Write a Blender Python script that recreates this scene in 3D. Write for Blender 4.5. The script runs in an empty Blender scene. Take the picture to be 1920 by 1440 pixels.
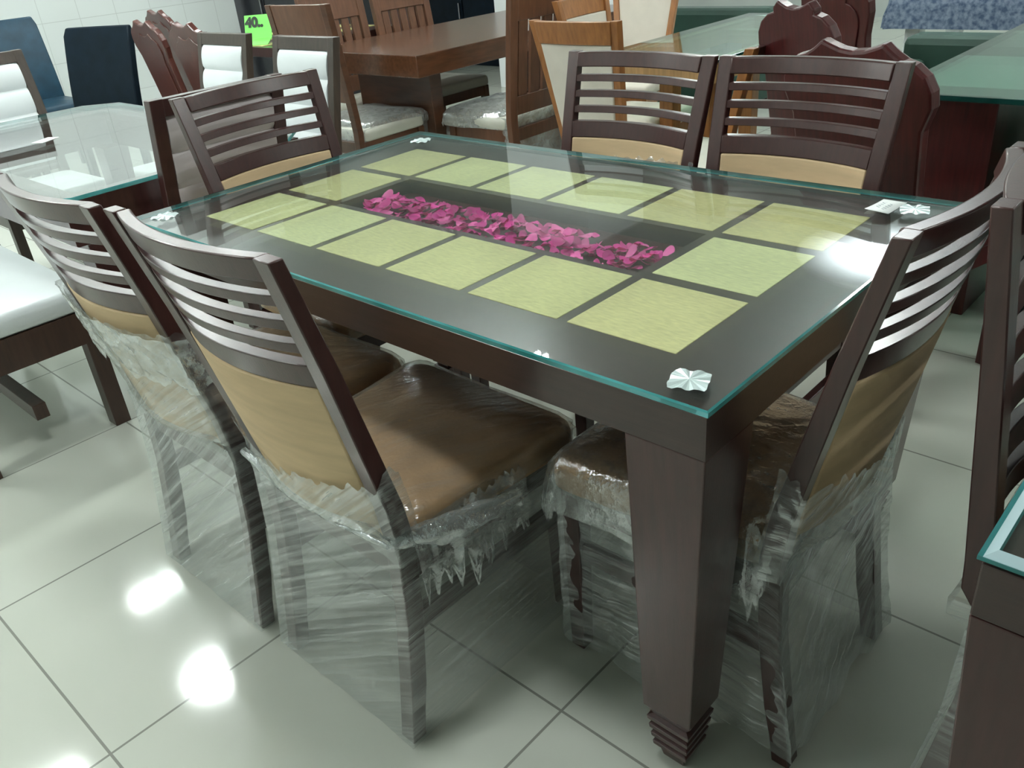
import bpy, bmesh, math, random
from mathutils import Vector, Matrix, noise
PI = math.pi
SC = bpy.context.scene
C = SC.collection

# ------------------------------------------------------------------ camera
cam_d = bpy.data.cameras.new('camera'); cam = bpy.data.objects.new('camera', cam_d); C.objects.link(cam)
yaw, pitch, roll = 2.35674, 0.504964, -0.095802
fw = Vector((math.cos(yaw)*math.cos(pitch), math.sin(yaw)*math.cos(pitch), -math.sin(pitch)))
rt = Vector((math.sin(yaw), -math.cos(yaw), 0)); up = rt.cross(fw)
r2 = math.cos(roll)*rt + math.sin(roll)*up; u2 = -math.sin(roll)*rt + math.cos(roll)*up
m = Matrix.Identity(4)
for i in range(3):
    m[i][0] = r2[i]; m[i][1] = u2[i]; m[i][2] = -fw[i]
m[0][3], m[1][3], m[2][3] = 1.2331, -1.25234, 1.32993
cam.matrix_world = m
cam_d.sensor_width = 36; cam_d.lens = 1581.74/1920*36; cam_d.clip_start = .02; cam_d.clip_end = 60
SC.camera = cam
# ------------------------------------------------------------------ world, exposure
W = bpy.data.worlds.new('world'); SC.world = W; W.use_nodes = True
W.node_tree.nodes['Background'].inputs[0].default_value = (.75, .85, .85, 1)
W.node_tree.nodes['Background'].inputs[1].default_value = .25
SC.view_settings.view_transform = 'Standard'; SC.view_settings.look = 'None'
SC.view_settings.exposure = 2.08; SC.view_settings.gamma = 1.0
SC.view_settings.use_curve_mapping = False
SC.cycles.max_bounces = 10; SC.cycles.transparent_max_bounces = 24
SC.cycles.caustics_reflective = False; SC.cycles.caustics_refractive = False
SC.cycles.sample_clamp_indirect = 4.0
TUBE_POWER = 26.0
PANEL_POWER = 16.0

# ------------------------------------------------------------------ helpers
def tag(o, label=None, cat=None, group=None, kind=None):
    if label: o['label'] = label
    if cat: o['category'] = cat
    if group: o['group'] = group
    if kind: o['kind'] = kind
    return o

def thing(name, label, cat, loc=(0, 0, 0), rz=0, group=None, sc=(1, 1, 1)):
    o = bpy.data.objects.new(name, None); C.objects.link(o)
    o.empty_display_size = .1
    o.location = loc; o.rotation_euler = (0, 0, rz); o.scale = sc
    return tag(o, label, cat, group)

def mesh(name, vs, fs, mat, smooth=None, mats=None, midx=None, recalc=True):
    me = bpy.data.meshes.new(name)
    me.from_pydata([tuple(v) for v in vs], [], fs)
    if mats:
        for q in mats: me.materials.append(q)
        for p, k in zip(me.polygons, midx): p.material_index = k
    elif mat: me.materials.append(mat)
    if recalc:
        bm = bmesh.new(); bm.from_mesh(me); bmesh.ops.recalc_face_normals(bm, faces=bm.faces); bm.to_mesh(me); bm.free()
    me.validate(); me.update()
    if smooth is not None:
        for p in me.polygons: p.use_smooth = True
        me.set_sharp_from_angle(angle=math.radians(smooth))
    return me

def link(name, me, parent=None, bevel=0, loc=None, rot=None):
    o = bpy.data.objects.new(name, me); C.objects.link(o)
    if parent: o.parent = parent
    if loc is not None: o.location = loc
    if rot is not None: o.rotation_euler = rot
    if bevel:
        b = o.modifiers.new('bevel', 'BEVEL'); b.width = bevel; b.segments = 2; b.limit_method = 'ANGLE'; b.angle_limit = math.radians(40)
        b.harden_normals = False
    return o

def boxv(x0, x1, y0, y1, z0, z1):
    vs = [(x, y, z) for z in (z0, z1) for y in (y0, y1) for x in (x0, x1)]
    fs = [(0, 2, 3, 1), (4, 5, 7, 6), (0, 1, 5, 4), (2, 6, 7, 3), (0, 4, 6, 2), (1, 3, 7, 5)]
    return vs, fs

def boxes(bl):
    V, F = [], []
    for b in bl:
        vs, fs = boxv(*b); k = len(V); V += vs; F += [tuple(i+k for i in f) for f in fs]
    return V, F

def box(name, b, mat, parent=None, bevel=.002):
    return link(name, mesh(name, *boxes([b]), mat), parent, bevel)

def loft(rings, closed=True, cap=True):
    n = len(rings[0]); V = [p for r in rings for p in r]; F = []
    for i in range(len(rings)-1):
        for j in range(n if closed else n-1):
            a = i*n+j; b = i*n+(j+1) % n
            F.append((a, b, b+n, a+n))
    if cap:
        F.append(tuple(range(n))[::-1]); F.append(tuple(range((len(rings)-1)*n, len(rings)*n)))
    return V, F

def post(secs):     # secs: (x0,x1,y0,y1,z)
    return loft([[(a, c, z), (b, c, z), (b, d, z), (a, d, z)] for a, b, c, d, z in secs])

def bowed(x0, x1, z0, z1, yf, t, n=16):
    # x0,x1: functions of z ; yf(x,z): outer face ; thickness t towards +y
    R = []
    for i in range(n+1):
        k = i/n; r = []
        for z, dy in ((z0, 0), (z0, t), (z1, t), (z1, 0)):
            x = x0(z)+(x1(z)-x0(z))*k
            r.append((x, yf(x, z)+dy, z))
        R.append(r)
    return loft(R)

def rrect(hx0, hx1, y0, y1, r, n=5):
    # rounded quad: half-width hx0 at y0 (rear), hx1 at y1 (front)
    P = []
    cs = [(hx1, y1, 0), (-hx1, y1, 90), (-hx0, y0, 180), (hx0, y0, 270)]
    for x, y, a in cs:
        cx = x-math.copysign(r, x); cy = y-(r if a in (0, 90) else -r)
        for i in range(n+1):
            t = math.radians(a+90*i/n); P.append((cx+r*math.cos(t), cy+r*math.sin(t)))
    return P

def cushion(P, z0, z1, r=.02, dome=.015, rings=5):
    cx = sum(p[0] for p in P)/len(P); cy = sum(p[1] for p in P)/len(P)
    def ins(d):
        out = []
        for x, y in P:
            v = Vector((x-cx, y-cy)); L = v.length; v = v*(max(L-d, 0)/L); out.append((cx+v.x, cy+v.y))
        return out
    R = [[(x, y, z0) for x, y in ins(r*.5)]]
    R.append([(x, y, z0+r*.4) for x, y in ins(0)])
    R.append([(x, y, z1-r) for x, y in ins(0)])
    for k in (30, 60, 90):
        a = math.radians(k); R.append([(x, y, z1-r+r*math.sin(a)) for x, y in ins(r*(1-math.cos(a)))])
    D = min(math.hypot(x-cx, y-cy) for x, y in P)
    for k in (.25, .5, .75, .95):
        d = r+(D-r)*k
        R.append([(x, y, z1+dome*math.sin(k*PI/2)) for x, y in ins(d)])
    return loft(R)

def extrude_outline(P, t):   # P in (x,z), y from 0 to t
    n = len(P)
    V = [(x, 0, z) for x, z in P]+[(x, t, z) for x, z in P]
    F = [tuple(range(n)), tuple(range(2*n-1, n-1, -1))]+[(i, i+n, (i+1) % n+n, (i+1) % n) for i in range(n)]
    return V, F

# ------------------------------------------------------------------ materials
def nmat(name):
    mt = bpy.data.materials.new(name); mt.use_nodes = True
    return mt, mt.node_tree.nodes, mt.node_tree.links, mt.node_tree.nodes['Principled BSDF']

def ramp(nd, stops):
    r = nd.new('ShaderNodeValToRGB'); e = r.color_ramp.elements
    while len(e) < len(stops): e.new(.5)
    for k, (p, c) in enumerate(stops):
        e[k].position = p; e[k].color = (*c, 1) if len(c) == 3 else c
    return r

def simple(name, col, rough=.4, var=.12, scale=8, spec=.5, coat=0, bump=0, bscale=200, metal=0, stretch=(1, 1, 1), coatr=.1):
    mt, nd, ln, bs = nmat(name)
    tc = nd.new('ShaderNodeTexCoord'); mp = nd.new('ShaderNodeMapping'); mp.inputs['Scale'].default_value = stretch
    ln.new(tc.outputs['Object'], mp.inputs[0])
    nz = nd.new('ShaderNodeTexNoise'); nz.inputs['Scale'].default_value = scale; nz.inputs['Detail'].default_value = 4
    ln.new(mp.outputs[0], nz.inputs['Vector'])
    a = tuple(max(0, c*(1-var)) for c in col); b = tuple(min(1, c*(1+var)) for c in col)
    r = ramp(nd, [(.3, a), (.7, b)]); ln.new(nz.outputs[0], r.inputs[0]); ln.new(r.outputs[0], bs.inputs['Base Color'])
    bs.inputs['Roughness'].default_value = rough; bs.inputs['Specular IOR Level'].default_value = spec
    bs.inputs['Coat Weight'].default_value = coat; bs.inputs['Coat Roughness'].default_value = coatr
    bs.inputs['Metallic'].default_value = metal
    if bump:
        n2 = nd.new('ShaderNodeTexNoise'); n2.inputs['Scale'].default_value = bscale; n2.inputs['Detail'].default_value = 3
        ln.new(mp.outputs[0], n2.inputs['Vector'])
        bp = nd.new('ShaderNodeBump'); bp.inputs['Strength'].default_value = bump; bp.inputs['Distance'].default_value = .002
        ln.new(n2.outputs[0], bp.inputs['Height']); ln.new(bp.outputs[0], bs.inputs['Normal'])
    return mt

def wood(name, col, rough=.3, var=.25, coat=.25, grain=(14, 14, 1.2)):
    return simple(name, col, rough, var, 6, .5, coat, .08, 30, 0, grain, .18)

M = {}
M['dark'] = wood('dark walnut wood', (.050, .017, .015), .3, .18, .3)
M['darktable'] = wood('dark walnut table wood', (.038, .018, .015), .33, .18, .3, (1.2, 14, 14))
M['brown'] = wood('brown wood', (.085, .034, .016), .3, .25, .35, (1.5, 1.5, 8))
M['browntop'] = wood('brown table wood', (.092, .036, .016), .25, .25, .4, (8, 1.2, 8))
M['orange'] = wood('orange brown wood', (.30, .12, .035), .35, .2, .2)
M['mahog'] = wood('mahogany wood', (.058, .008, .008), .36, .3, .08)
M['mahog2'] = wood('red brown wood', (.075, .018, .012), .3, .25, .2)
M['frame'] = wood('grey brown wood', (.048, .032, .023), .38, .2, .15)
M['oak'] = wood('light oak wood', (.42, .25, .11), .4, .2, .1)
M['white'] = simple('white leather', (.80, .84, .85), .38, .03, 5, .5, 0, .1, 120)
M['pinkwhite'] = simple('off white leather', (.62, .56, .56), .4, .04, 5, .5, 0, .1, 120)
M['navy'] = simple('navy leather', (.005, .011, .018), .5, .2, 12, .12, 0, .15, 150)
M['navyb'] = simple('blue leather', (.010, .040, .068), .4, .2, 12, .3, 0, .15, 150)
M['cream'] = simple('cream fabric', (.66, .61, .53), .75, .04, 12, .3, 0, .2, 300)
M['beige'] = simple('beige fabric', (.62, .45, .27), .7, .1, 7, .35, 0, .25, 260, 0, (1, 1, 6))
M['tan'] = simple('tan suede', (.42, .26, .14), .45, .16, 9, .4, 0, .25, 160)
M['offwhite'] = simple('ivory seat fabric', (.60, .60, .52), .5, .06, 8, .4, 0, .1, 100)
M['black'] = simple('black plastic', (.01, .011, .015), .3, .3, 10, .5, 0, .8, 12)
M['pillar'] = simple('white pillar paint', (.82, .85, .85), .6, .02, 2)
M['benchwood'] = wood('dark bench wood', (.055, .027, .018), .38, .2, .15)
M['paint'] = simple('pale wall paint', (.50, .54, .52), .7, .04, 2)
M['ceil'] = simple('ceiling paint', (.48, .51, .50), .8, .03, 2)
M['greygreen'] = simple('grey green laminate', (.30, .36, .34), .5, .08, 3)
M['paper'] = simple('white paper', (.85, .87, .86), .6, .02, 20)
M['ink'] = simple('grey ink', (.25, .28, .32), .6, .1, 20)
M['green'] = simple('lime green card', (.20, .80, .12), .55, .03, 20)
M['blackink'] = simple('black ink', (.01, .02, .01), .6, .1, 20)
M['greencloth'] = simple('green upholstery', (.012, .045, .030), .6, .2, 4)
M['silver'] = simple('silver foil', (.82, .95, .95), .2, .03, 20, .8, 0, 0, 10, .45)
M['metal'] = simple('grey metal', (.35, .35, .36), .3, .05, 20, .5, 0, 0, 10, 1.0)
M['olive'] = simple('olive tile', (.50, .50, .20), .6, .15, 30)

# floor tiles 0.611 m
def tiles(name, col, mortar, bw, bh, msize, loc, rough, rot=(0, 0, 0), var=.03):
    mt, nd, ln, bs = nmat(name)
    tc = nd.new('ShaderNodeTexCoord'); mp = nd.new('ShaderNodeMapping')
    mp.inputs['Location'].default_value = loc; mp.inputs['Rotation'].default_value = rot
    ln.new(tc.outputs['Object'], mp.inputs[0])
    br = nd.new('ShaderNodeTexBrick'); br.offset = 0; br.squash = 1
    br.inputs['Scale'].default_value = 1; br.inputs['Brick Width'].default_value = bw; br.inputs['Row Height'].default_value = bh
    br.inputs['Mortar Size'].default_value = msize; br.inputs['Mortar Smooth'].default_value = .1; br.inputs['Bias'].default_value = 0
    br.inputs['Color1'].default_value = (*col, 1); br.inputs['Color2'].default_value = (*[c*(1-var) for c in col], 1)
    br.inputs['Mortar'].default_value = (*mortar, 1)
    ln.new(mp.outputs[0], br.inputs['Vector'])
    nz = nd.new('ShaderNodeTexNoise'); nz.inputs['Scale'].default_value = 1.6; nz.inputs['Detail'].default_value = 3
    ln.new(tc.outputs['Object'], nz.inputs['Vector'])
    mx = nd.new('ShaderNodeMix'); mx.data_type = 'RGBA'; mx.blend_type = 'MULTIPLY'; mx.inputs[0].default_value = 1
    r = ramp(nd, [(.3, (.95, .95, .94)), (.7, (1, 1, 1))]); ln.new(nz.outputs[0], r.inputs[0])
    ln.new(br.outputs[0], mx.inputs[6]); ln.new(r.outputs[0], mx.inputs[7]); ln.new(mx.outputs[2], bs.inputs['Base Color'])
    bs.inputs['Roughness'].default_value = rough
    return mt
M['floor'] = tiles('polished cream floor tiles', (.60, .62, .55), (.26, .26, .23), .611, .611, .0028, (-.476+6.11, .448+6.11, 0), .09)
M['walltile'] = tiles('white wall tiles', (.66, .70, .69), (.52, .55, .54), .30, .30, .003, (0, 0, 0), .3, (0, PI/2, 0))

def glass_mat(name, tint=(.955, .985, .975), refl=1.0):
    mt, nd, ln, bs = nmat(name); nd.remove(bs); out = nd['Material Output']
    tr = nd.new('ShaderNodeBsdfTransparent'); tr.inputs[0].default_value = (*tint, 1)
    gl = nd.new('ShaderNodeBsdfGlossy'); gl.inputs['Roughness'].default_value = .02
    gl.inputs[0].default_value = (refl, refl, refl, 1)
    fr = nd.new('ShaderNodeFresnel'); gm = nd.new('ShaderNodeNewGeometry')
    io = nd.new('ShaderNodeMapRange'); io.inputs['To Min'].default_value = 1.52; io.inputs['To Max'].default_value = 1/1.52
    ln.new(gm.outputs['Backfacing'], io.inputs['Value']); ln.new(io.outputs[0], fr.inputs[0])
    mx = nd.new('ShaderNodeMixShader'); ln.new(fr.outputs[0], mx.inputs[0]); ln.new(tr.outputs[0], mx.inputs[1]); ln.new(gl.outputs[0], mx.inputs[2])
    ln.new(mx.outputs[0], out.inputs[0])
    return mt
M['glass'] = glass_mat('clear table glass')
M['greenglass'] = glass_mat('greenish table glass', (.66, .84, .76))
def edge_mat(name, c1, c2):
    mt, nd, ln, bs = nmat(name)
    tc = nd.new('ShaderNodeTexCoord'); nz = nd.new('ShaderNodeTexNoise'); nz.inputs['Scale'].default_value = 9
    ln.new(tc.outputs['Object'], nz.inputs[0]); r = ramp(nd, [(.35, c1), (.65, c2)]); ln.new(nz.outputs[0], r.inputs[0])
    ln.new(r.outputs[0], bs.inputs['Base Color']); bs.inputs['Roughness'].default_value = .08
    bs.inputs['Transmission Weight'].default_value = .35; bs.inputs['IOR'].default_value = 1.5
    return mt
M['edge'] = edge_mat('teal glass edge', (.03, .24, .23), (.09, .42, .43))
M['edgedark'] = edge_mat('dark green glass edge', (.0, .02, .018), (.005, .05, .045))

M['bevel'] = simple('frosted pale glass bevel', (.42, .55, .58), .12, .05, 6, .8)

def film_mat(name, lo, hi, rot, seed, scale=(60, 60, 5), col=(.80, .84, .82)):
    mt, nd, ln, bs = nmat(name); nd.remove(bs); out = nd['Material Output']
    tc = nd.new('ShaderNodeTexCoord'); mp = nd.new('ShaderNodeMapping')
    mp.inputs['Rotation'].default_value = rot; mp.inputs['Location'].default_value = (seed, seed*2, seed*3)
    ln.new(tc.outputs['Object'], mp.inputs[0])
    m2 = nd.new('ShaderNodeMapping'); m2.inputs['Scale'].default_value = scale; ln.new(mp.outputs[0], m2.inputs[0])
    n1 = nd.new('ShaderNodeTexNoise'); n1.inputs['Scale'].default_value = 1; n1.inputs['Detail'].default_value = 4; n1.inputs['Roughness'].default_value = .6
    ln.new(m2.outputs[0], n1.inputs['Vector'])
    n2 = nd.new('ShaderNodeTexNoise'); n2.inputs['Scale'].default_value = 7; n2.inputs['Detail'].default_value = 3
    ln.new(mp.outputs[0], n2.inputs['Vector'])
    ad = nd.new('ShaderNodeMath'); ad.operation = 'MULTIPLY_ADD'; ad.inputs[1].default_value = .72
    ln.new(n1.outputs[0], ad.inputs[0])
    mu = nd.new('ShaderNodeMath'); mu.operation = 'MULTIPLY'; mu.inputs[1].default_value = .28; ln.new(n2.outputs[0], mu.inputs[0]); ln.new(mu.outputs[0], ad.inputs[2])
    mr = nd.new('ShaderNodeMapRange'); mr.inputs['From Min'].default_value = .43; mr.inputs['From Max'].default_value = .63
    mr.inputs['To Min'].default_value = lo; mr.inputs['To Max'].default_value = hi; ln.new(ad.outputs[0], mr.inputs['Value'])
    lw = nd.new('ShaderNodeLayerWeight'); lw.inputs[0].default_value = .35
    bpn = nd.new('ShaderNodeBump'); bpn.inputs['Strength'].default_value = .7; bpn.inputs['Distance'].default_value = .006
    ln.new(n1.outputs[0], bpn.inputs['Height'])
    a2 = nd.new('ShaderNodeMath'); a2.operation = 'MULTIPLY_ADD'; a2.inputs[1].default_value = .45; a2.use_clamp = True
    ln.new(lw.outputs['Facing'], a2.inputs[0]); ln.new(mr.outputs[0], a2.inputs[2])
    tr = nd.new('ShaderNodeBsdfTransparent'); tr.inputs[0].default_value = (.96, .97, .96, 1)
    df = nd.new('ShaderNodeBsdfDiffuse'); df.inputs[0].default_value = (*col, 1)
    tl = nd.new('ShaderNodeBsdfTranslucent'); tl.inputs[0].default_value = (*col, 1)
    gl = nd.new('ShaderNodeBsdfGlossy'); gl.inputs['Roughness'].default_value = .09; gl.inputs[0].default_value = (.95, .97, 1, 1)
    for s in (gl,): ln.new(bpn.outputs[0], s.inputs['Normal'])
    m1 = nd.new('ShaderNodeMixShader'); m1.inputs[0].default_value = .4; ln.new(df.outputs[0], m1.inputs[1]); ln.new(tl.outputs[0], m1.inputs[2])
    mg = nd.new('ShaderNodeMixShader'); mg.inputs[0].default_value = .6; ln.new(m1.outputs[0], mg.inputs[1]); ln.new(gl.outputs[0], mg.inputs[2])
    mf = nd.new('ShaderNodeMixShader'); ln.new(a2.outputs[0], mf.inputs[0]); ln.new(tr.outputs[0], mf.inputs[1]); ln.new(mg.outputs[0], mf.inputs[2])
    ln.new(mf.outputs[0], out.inputs[0])
    return mt
M['film'] = film_mat('clear stretch film', .10, .50, (.0, .55, .0), 1.3, (3, 3, 95))
M['film2'] = film_mat('clear stretch film twisted', .10, .50, (.0, .7, .2), 4.3, (3, 3, 95))
M['filmthin'] = film_mat('thin clear film', .03, .30, (.0, .1, .5), 7.1, (60, 4, 60))
M['filmdense'] = film_mat('crumpled clear film', .22, .62, (.3, .4, .0), 2.7, (35, 35, 35))
M['filmwhite'] = film_mat('milky film', .45, .85, (.3, .4, .0), 9.7, (30, 30, 30))

def emis(name, col, s):
    mt, nd, ln, bs = nmat(name)
    bs.inputs['Base Color'].default_value = (.8, .8, .8, 1)
    bs.inputs['Emission Color'].default_value = (*col, 1); bs.inputs['Emission Strength'].default_value = s
    return mt
M['tube'] = emis('fluorescent tube', (.93, 1, .97), TUBE_POWER)
M['paneldim'] = emis('flat light diffuser with painted glow falloff', (.85, .95, 1), 3.2)
nd = M['paneldim'].node_tree.nodes; ln = M['paneldim'].node_tree.links
g_ = nd.new('ShaderNodeTexGradient'); g_.gradient_type = 'SPHERICAL'; t_ = nd.new('ShaderNodeTexCoord'); p_ = nd.new('ShaderNodeMapping'); p_.inputs['Scale'].default_value = (1.35, 1.35, 1.35)  # radial falloff painted into the flat disc's emission to soften its glare on glass
ln.new(t_.outputs['Object'], p_.inputs[0]); ln.new(p_.outputs[0], g_.inputs[0])
w_ = nd.new('ShaderNodeMath'); w_.operation = 'POWER'; w_.inputs[1].default_value = 1.7; ln.new(g_.outputs['Fac'], w_.inputs[0])
k_ = nd.new('ShaderNodeMath'); k_.operation = 'MULTIPLY_ADD'; k_.inputs[1].default_value = 4.5; k_.inputs[2].default_value = .08; ln.new(w_.outputs[0], k_.inputs[0])
ln.new(k_.outputs[0], nd['Principled BSDF'].inputs['Emission Strength'])
M['panel'] = emis('light panel diffuser', (.93, 1, .98), PANEL_POWER)

# ------------------------------------------------------------------ the setting
XL, XR, YF, YB, ZC = -6.3, 4.5, -4.0, 9.0, 2.9
def struct(name, b, mat, label=None):
    o = box(name, b, mat, None, 0); tag(o, label, None, None, 'structure'); return o
struct('floor', (XL-5, XR+.2, YF-.2, YB+.2, -.1, 0), M['floor'])
struct('ceiling', (XL-5, XR+.2, YF-.2, YB+.2, ZC, ZC+.1), M['ceil'])
struct('wall_left', (XL-.15, XL, YF, 3.2, 0, ZC), M['walltile'])
struct('wall_left_far', (XL-5, XL-4.85, 3.0, YB, 0, ZC), M['paint'])
struct('wall_back', (XL-5, XR, YB, YB+.15, 0, ZC), M['paint'])
struct('wall_right', (XR, XR+.15, YF, YB, 0, ZC), M['paint'])
struct('wall_front', (XL, XR, YF-.15, YF, 0, ZC), M['paint'])
def pillar(x0, x1, y0, y1):
    o = struct('pillar', (x0, x1, y0, y1, 0, ZC), M['pillar']); return o

# ------------------------------------------------------------------ ceiling lights: some read off reflections, most added to light the room
def tube_light(x, y, L=1.2, along='y', label='ceiling tube light'):
    t = thing('ceiling_light', label, 'ceiling light', (x, y, ZC), 0 if along == 'x' else PI/2, 'fluorescent battens on the ceiling')
    box('housing', (-L/2-.02, L/2+.02, -.06, .06, -.05, 0), M['paper'], t, .004)
    for s in (-1, 1):
        R = [[(k, s*.035+.014*math.cos(a), -.066+.014*math.sin(a)) for a in [2*PI*i/10 for i in range(10)]] for k in (-L/2, L/2)]
        link('tube', mesh('tube', *loft(R), M['tube'], 40), t)
def panel_light(x, y, r=.22, label='round ceiling light'):
    t = thing('ceiling_light', label, 'ceiling light', (x, y, ZC), 0, 'round panels on the ceiling')
    n = 32
    ring = lambda rr, z: [(rr*math.cos(2*PI*i/n), rr*math.sin(2*PI*i/n), z) for i in range(n)]
    link('rim', mesh('rim', *loft([ring(r+.02, 0), ring(r+.02, -.02), ring(r, -.02), ring(r, 0)]), M['paper'], 40), t)
    link('diffuser', mesh('diffuser', *loft([ring(r-.002, -.002), ring(r-.002, -.016)]), M['paneldim'] if r > .3 else M['panel'], 40), t)
for x, y, L, al in [(-4.2, .65, 1.2, 'y'), (-1.2, -2.4, 1.2, 'y'), (-3.1, -1.4, 1.2, 'y'), (-2.2, 1.9, 1.2, 'y'), (3.0, 1.4, 1.2, 'y'),
                    (1.6, 4.2, 1.2, 'y'), (-4.2, -2.4, 1.2, 'y'), (0.2, 7.4, 1.2, 'y'), (-4.2, 8.0, 1.2, 'y'), (-8.9, 1.5, 1.2, 'y'), (-9.5, 6.5, 1.2, 'y'), (-.4, 3.2, 1.2, 'y')]:  # first follows the floor reflection; the others are added fill, kept out of reflections
    tube_light(x, y, L, al, 'white twin tube fluorescent batten in the mostly added ceiling lighting')
for x, y in [(-3.15, .1), (-1.0, 5.5), (0.2, -.6), (-5.4, 2.2)]:
    panel_light(x, y, .75 if y > 5 else .2, 'round white light panel set against the ceiling')

# ------------------------------------------------------------------ dining table
TL, TW = 1.5615, .9359       # glass size
PX, PY, SX, SY = .2206, .2350, .2000, .2068
def dining_table(loc=(0, 0, 0), label='', L=TL, Wd=TW, inlay=True, zt=.768):
    t = thing('dining_table', label, 'dining table', loc)
    hx, hy = L/2-.004, Wd/2-.004
    zs = .703
    if inlay:
        rx, ry = 2*PX-.012, PY/2-.006
        bl = [(-hx, hx, -hy, -ry, zs, zt), (-hx, hx, ry, hy, zs, zt), (-hx, -rx, -ry, ry, zs, zt), (rx, hx, -ry, ry, zs, zt)]
        link('table_top', mesh('table_top', *boxes(bl), M['darktable']), t)
        box('recess_tray', (-rx, rx, -ry, ry, zs, zs+.030), M['mahog'], t, 0)
        for i in range(6):
            for j in range(3):
                if j == 1 and 1 <= i <= 4: continue
                random.seed(i*7+j)
                cx, cy = (i-2.5)*PX, (j-1)*PY
                pm = M['inlay%d' % random.randrange(3)]
                box('inlay_panel', (cx-SX/2, cx+SX/2, cy-SY/2, cy+SY/2, zt-.003, zt+.0012), pm, t, .001)
    else:
        box('table_top', (-hx, hx, -hy, hy, zs, zt), M['darktable'], t)
    w = .124
    for sx in (-1, 1):
        for sy in (-1, 1):
            # outer faces taper in, inner faces stay vertical
            def sec(z, o, i):
                xs = sorted((sx*(hx-o), sx*(hx-w+i))); ys = sorted((sy*(hy-o), sy*(hy-w+i))); return (xs[0], xs[1], ys[0], ys[1], z)
            lg = link('leg', mesh('leg', *post([sec(.112, .044, .014), sec(.140, .030, .002), sec(zs-.0005, .0, -.002)]), M['dark']), t, .002)
            secs = []
            z = .112
            for k in range(4):
                o = .036+.003*k
                secs += [sec(z, o+.009, .014+.002*k), sec(z-.004, o, .005+.002*k), sec(z-.013, o+.001, .006+.002*k), sec(z-.018, o+.010, .015+.002*k)]
                z -= .023
            secs += [sec(.018, .054, .022), sec(0, .058, .026)]
            ft = link('ringed_foot', mesh('ringed_foot', *post(secs[::-1]), M['dark']), lg, .0008)
    return t
def inl(k, col):
    mt, nd, ln, bs = nmat('textured inlay %d' % k)
    tc = nd.new('ShaderNodeTexCoord'); mp = nd.new('ShaderNodeMapping'); mp.inputs['Scale'].default_value = (40, 140, 1); mp.inputs['Rotation'].default_value = (0, 0, .5)
    ln.new(tc.outputs['Object'], mp.inputs[0])
    nz = nd.new('ShaderNodeTexNoise'); nz.inputs['Scale'].default_value = 1.4; nz.inputs['Detail'].default_value = 5; ln.new(mp.outputs[0], nz.inputs[0])
    n3 = nd.new('ShaderNodeTexNoise'); n3.inputs['Scale'].default_value = 6; ln.new(tc.outputs['Object'], n3.inputs[0])
    av = nd.new('ShaderNodeMath'); av.operation = 'MULTIPLY_ADD'; av.inputs[1].default_value = .6; ln.new(nz.outputs[0], av.inputs[0])
    m3 = nd.new('ShaderNodeMath'); m3.operation = 'MULTIPLY'; m3.inputs[1].default_value = .4; ln.new(n3.outputs[0], m3.inputs[0]); ln.new(m3.outputs[0], av.inputs[2])
    r = ramp(nd, [(.3, tuple(c*.78 for c in col)), (.5, col), (.7, tuple(min(1, c*1.22) for c in col))]); ln.new(av.outputs[0], r.inputs[0])
    ln.new(r.outputs[0], bs.inputs['Base Color']); bs.inputs['Roughness'].default_value = .6
    b = nd.new('ShaderNodeBump'); b.inputs['Strength'].default_value = .5; b.inputs['Distance'].default_value = .001; ln.new(nz.outputs[0], b.inputs['Height']); ln.new(b.outputs[0], bs.inputs['Normal'])
    return mt
M['inlay0'] = inl(0, (.68, .62, .29)); M['inlay1'] = inl(1, (.74, .71, .36)); M['inlay2'] = inl(2, (.71, .62, .29))

def glass_slab(name, P, z0, z1, top, edge, parent=None, bev=.003, bevmat=None):
    # P: ccw outline; bevelled arris
    cx = sum(p[0] for p in P)/len(P); cy = sum(p[1] for p in P)/len(P)
    def ins(d):
        out = []
        n = len(P)
        for i in range(n):
            a, b, c = Vector(P[i-1]), Vector(P[i]), Vector(P[(i+1) % n])
            d1 = (b-a).normalized(); d2 = (c-b).normalized(); n1 = Vector((-d1.y, d1.x)); n2 = Vector((-d2.y, d2.x))
            mm = (n1+n2).normalized(); out.append(b+mm*(d/max(.3, mm.dot(n1))))
        return out
    A, B = ins(0), ins(bev)
    R = [[(p.x, p.y, z0) for p in B], [(p.x, p.y, z0+bev*.6) for p in A], [(p.x, p.y, z1-bev*.6) for p in A], [(p.x, p.y, z1) for p in B]]
    V, F = loft(R)
    n = len(P); idx = [1]*(len(F)-2)+[0, 0]
    if bevmat:
        for i in range(2*n, 3*n): idx[i] = 2
    return link(name, mesh(name, V, F, None, None, [top, edge]+([bevmat] if bevmat else []), idx, recalc=True), parent)

def rect(x0, x1, y0, y1): return [(x0, y0), (x1, y0), (x1, y1), (x0, y1)]

table = dining_table((0, 0, 0), 'dark wood dining table inlaid with pale green squares, petals in its middle recess')
gt = thing('glass_tabletop', 'large clear glass sheet with teal edges lying on the petal filled dining table', 'glass table top', (0, 0, .7702))
glass_slab('glass_sheet', rect(-TL/2, TL/2, -TW/2, TW/2), 0, .0105, M['glass'], M['edge'], gt, .003)
def star(x, y, rz):
    V = [(0, 0, .0016)]; n = 32
    for i in range(n):
        a = 2*PI*i/n+rz; q = 1/max(abs(math.cos(a-rz)), abs(math.sin(a-rz)))
        r = .026*(q if q < 1.3 else 1.3)
        V.append((r*math.cos(a), r*math.sin(a), -.0012 if i % 4 < 2 else .0014))
    F = [(0, 1+i, 1+(i+1) % n) for i in range(n)]
    o = link('starburst_pad', mesh('starburst_pad', V, F, M['silver']), gt, 0, (x, y, .0122)); o['label'] = 'silver starburst pad'
for x, y in ((.72, -.413), (.716, .38), (-.705, -.411), (-.675, .378)): star(x, y, .35)

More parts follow.
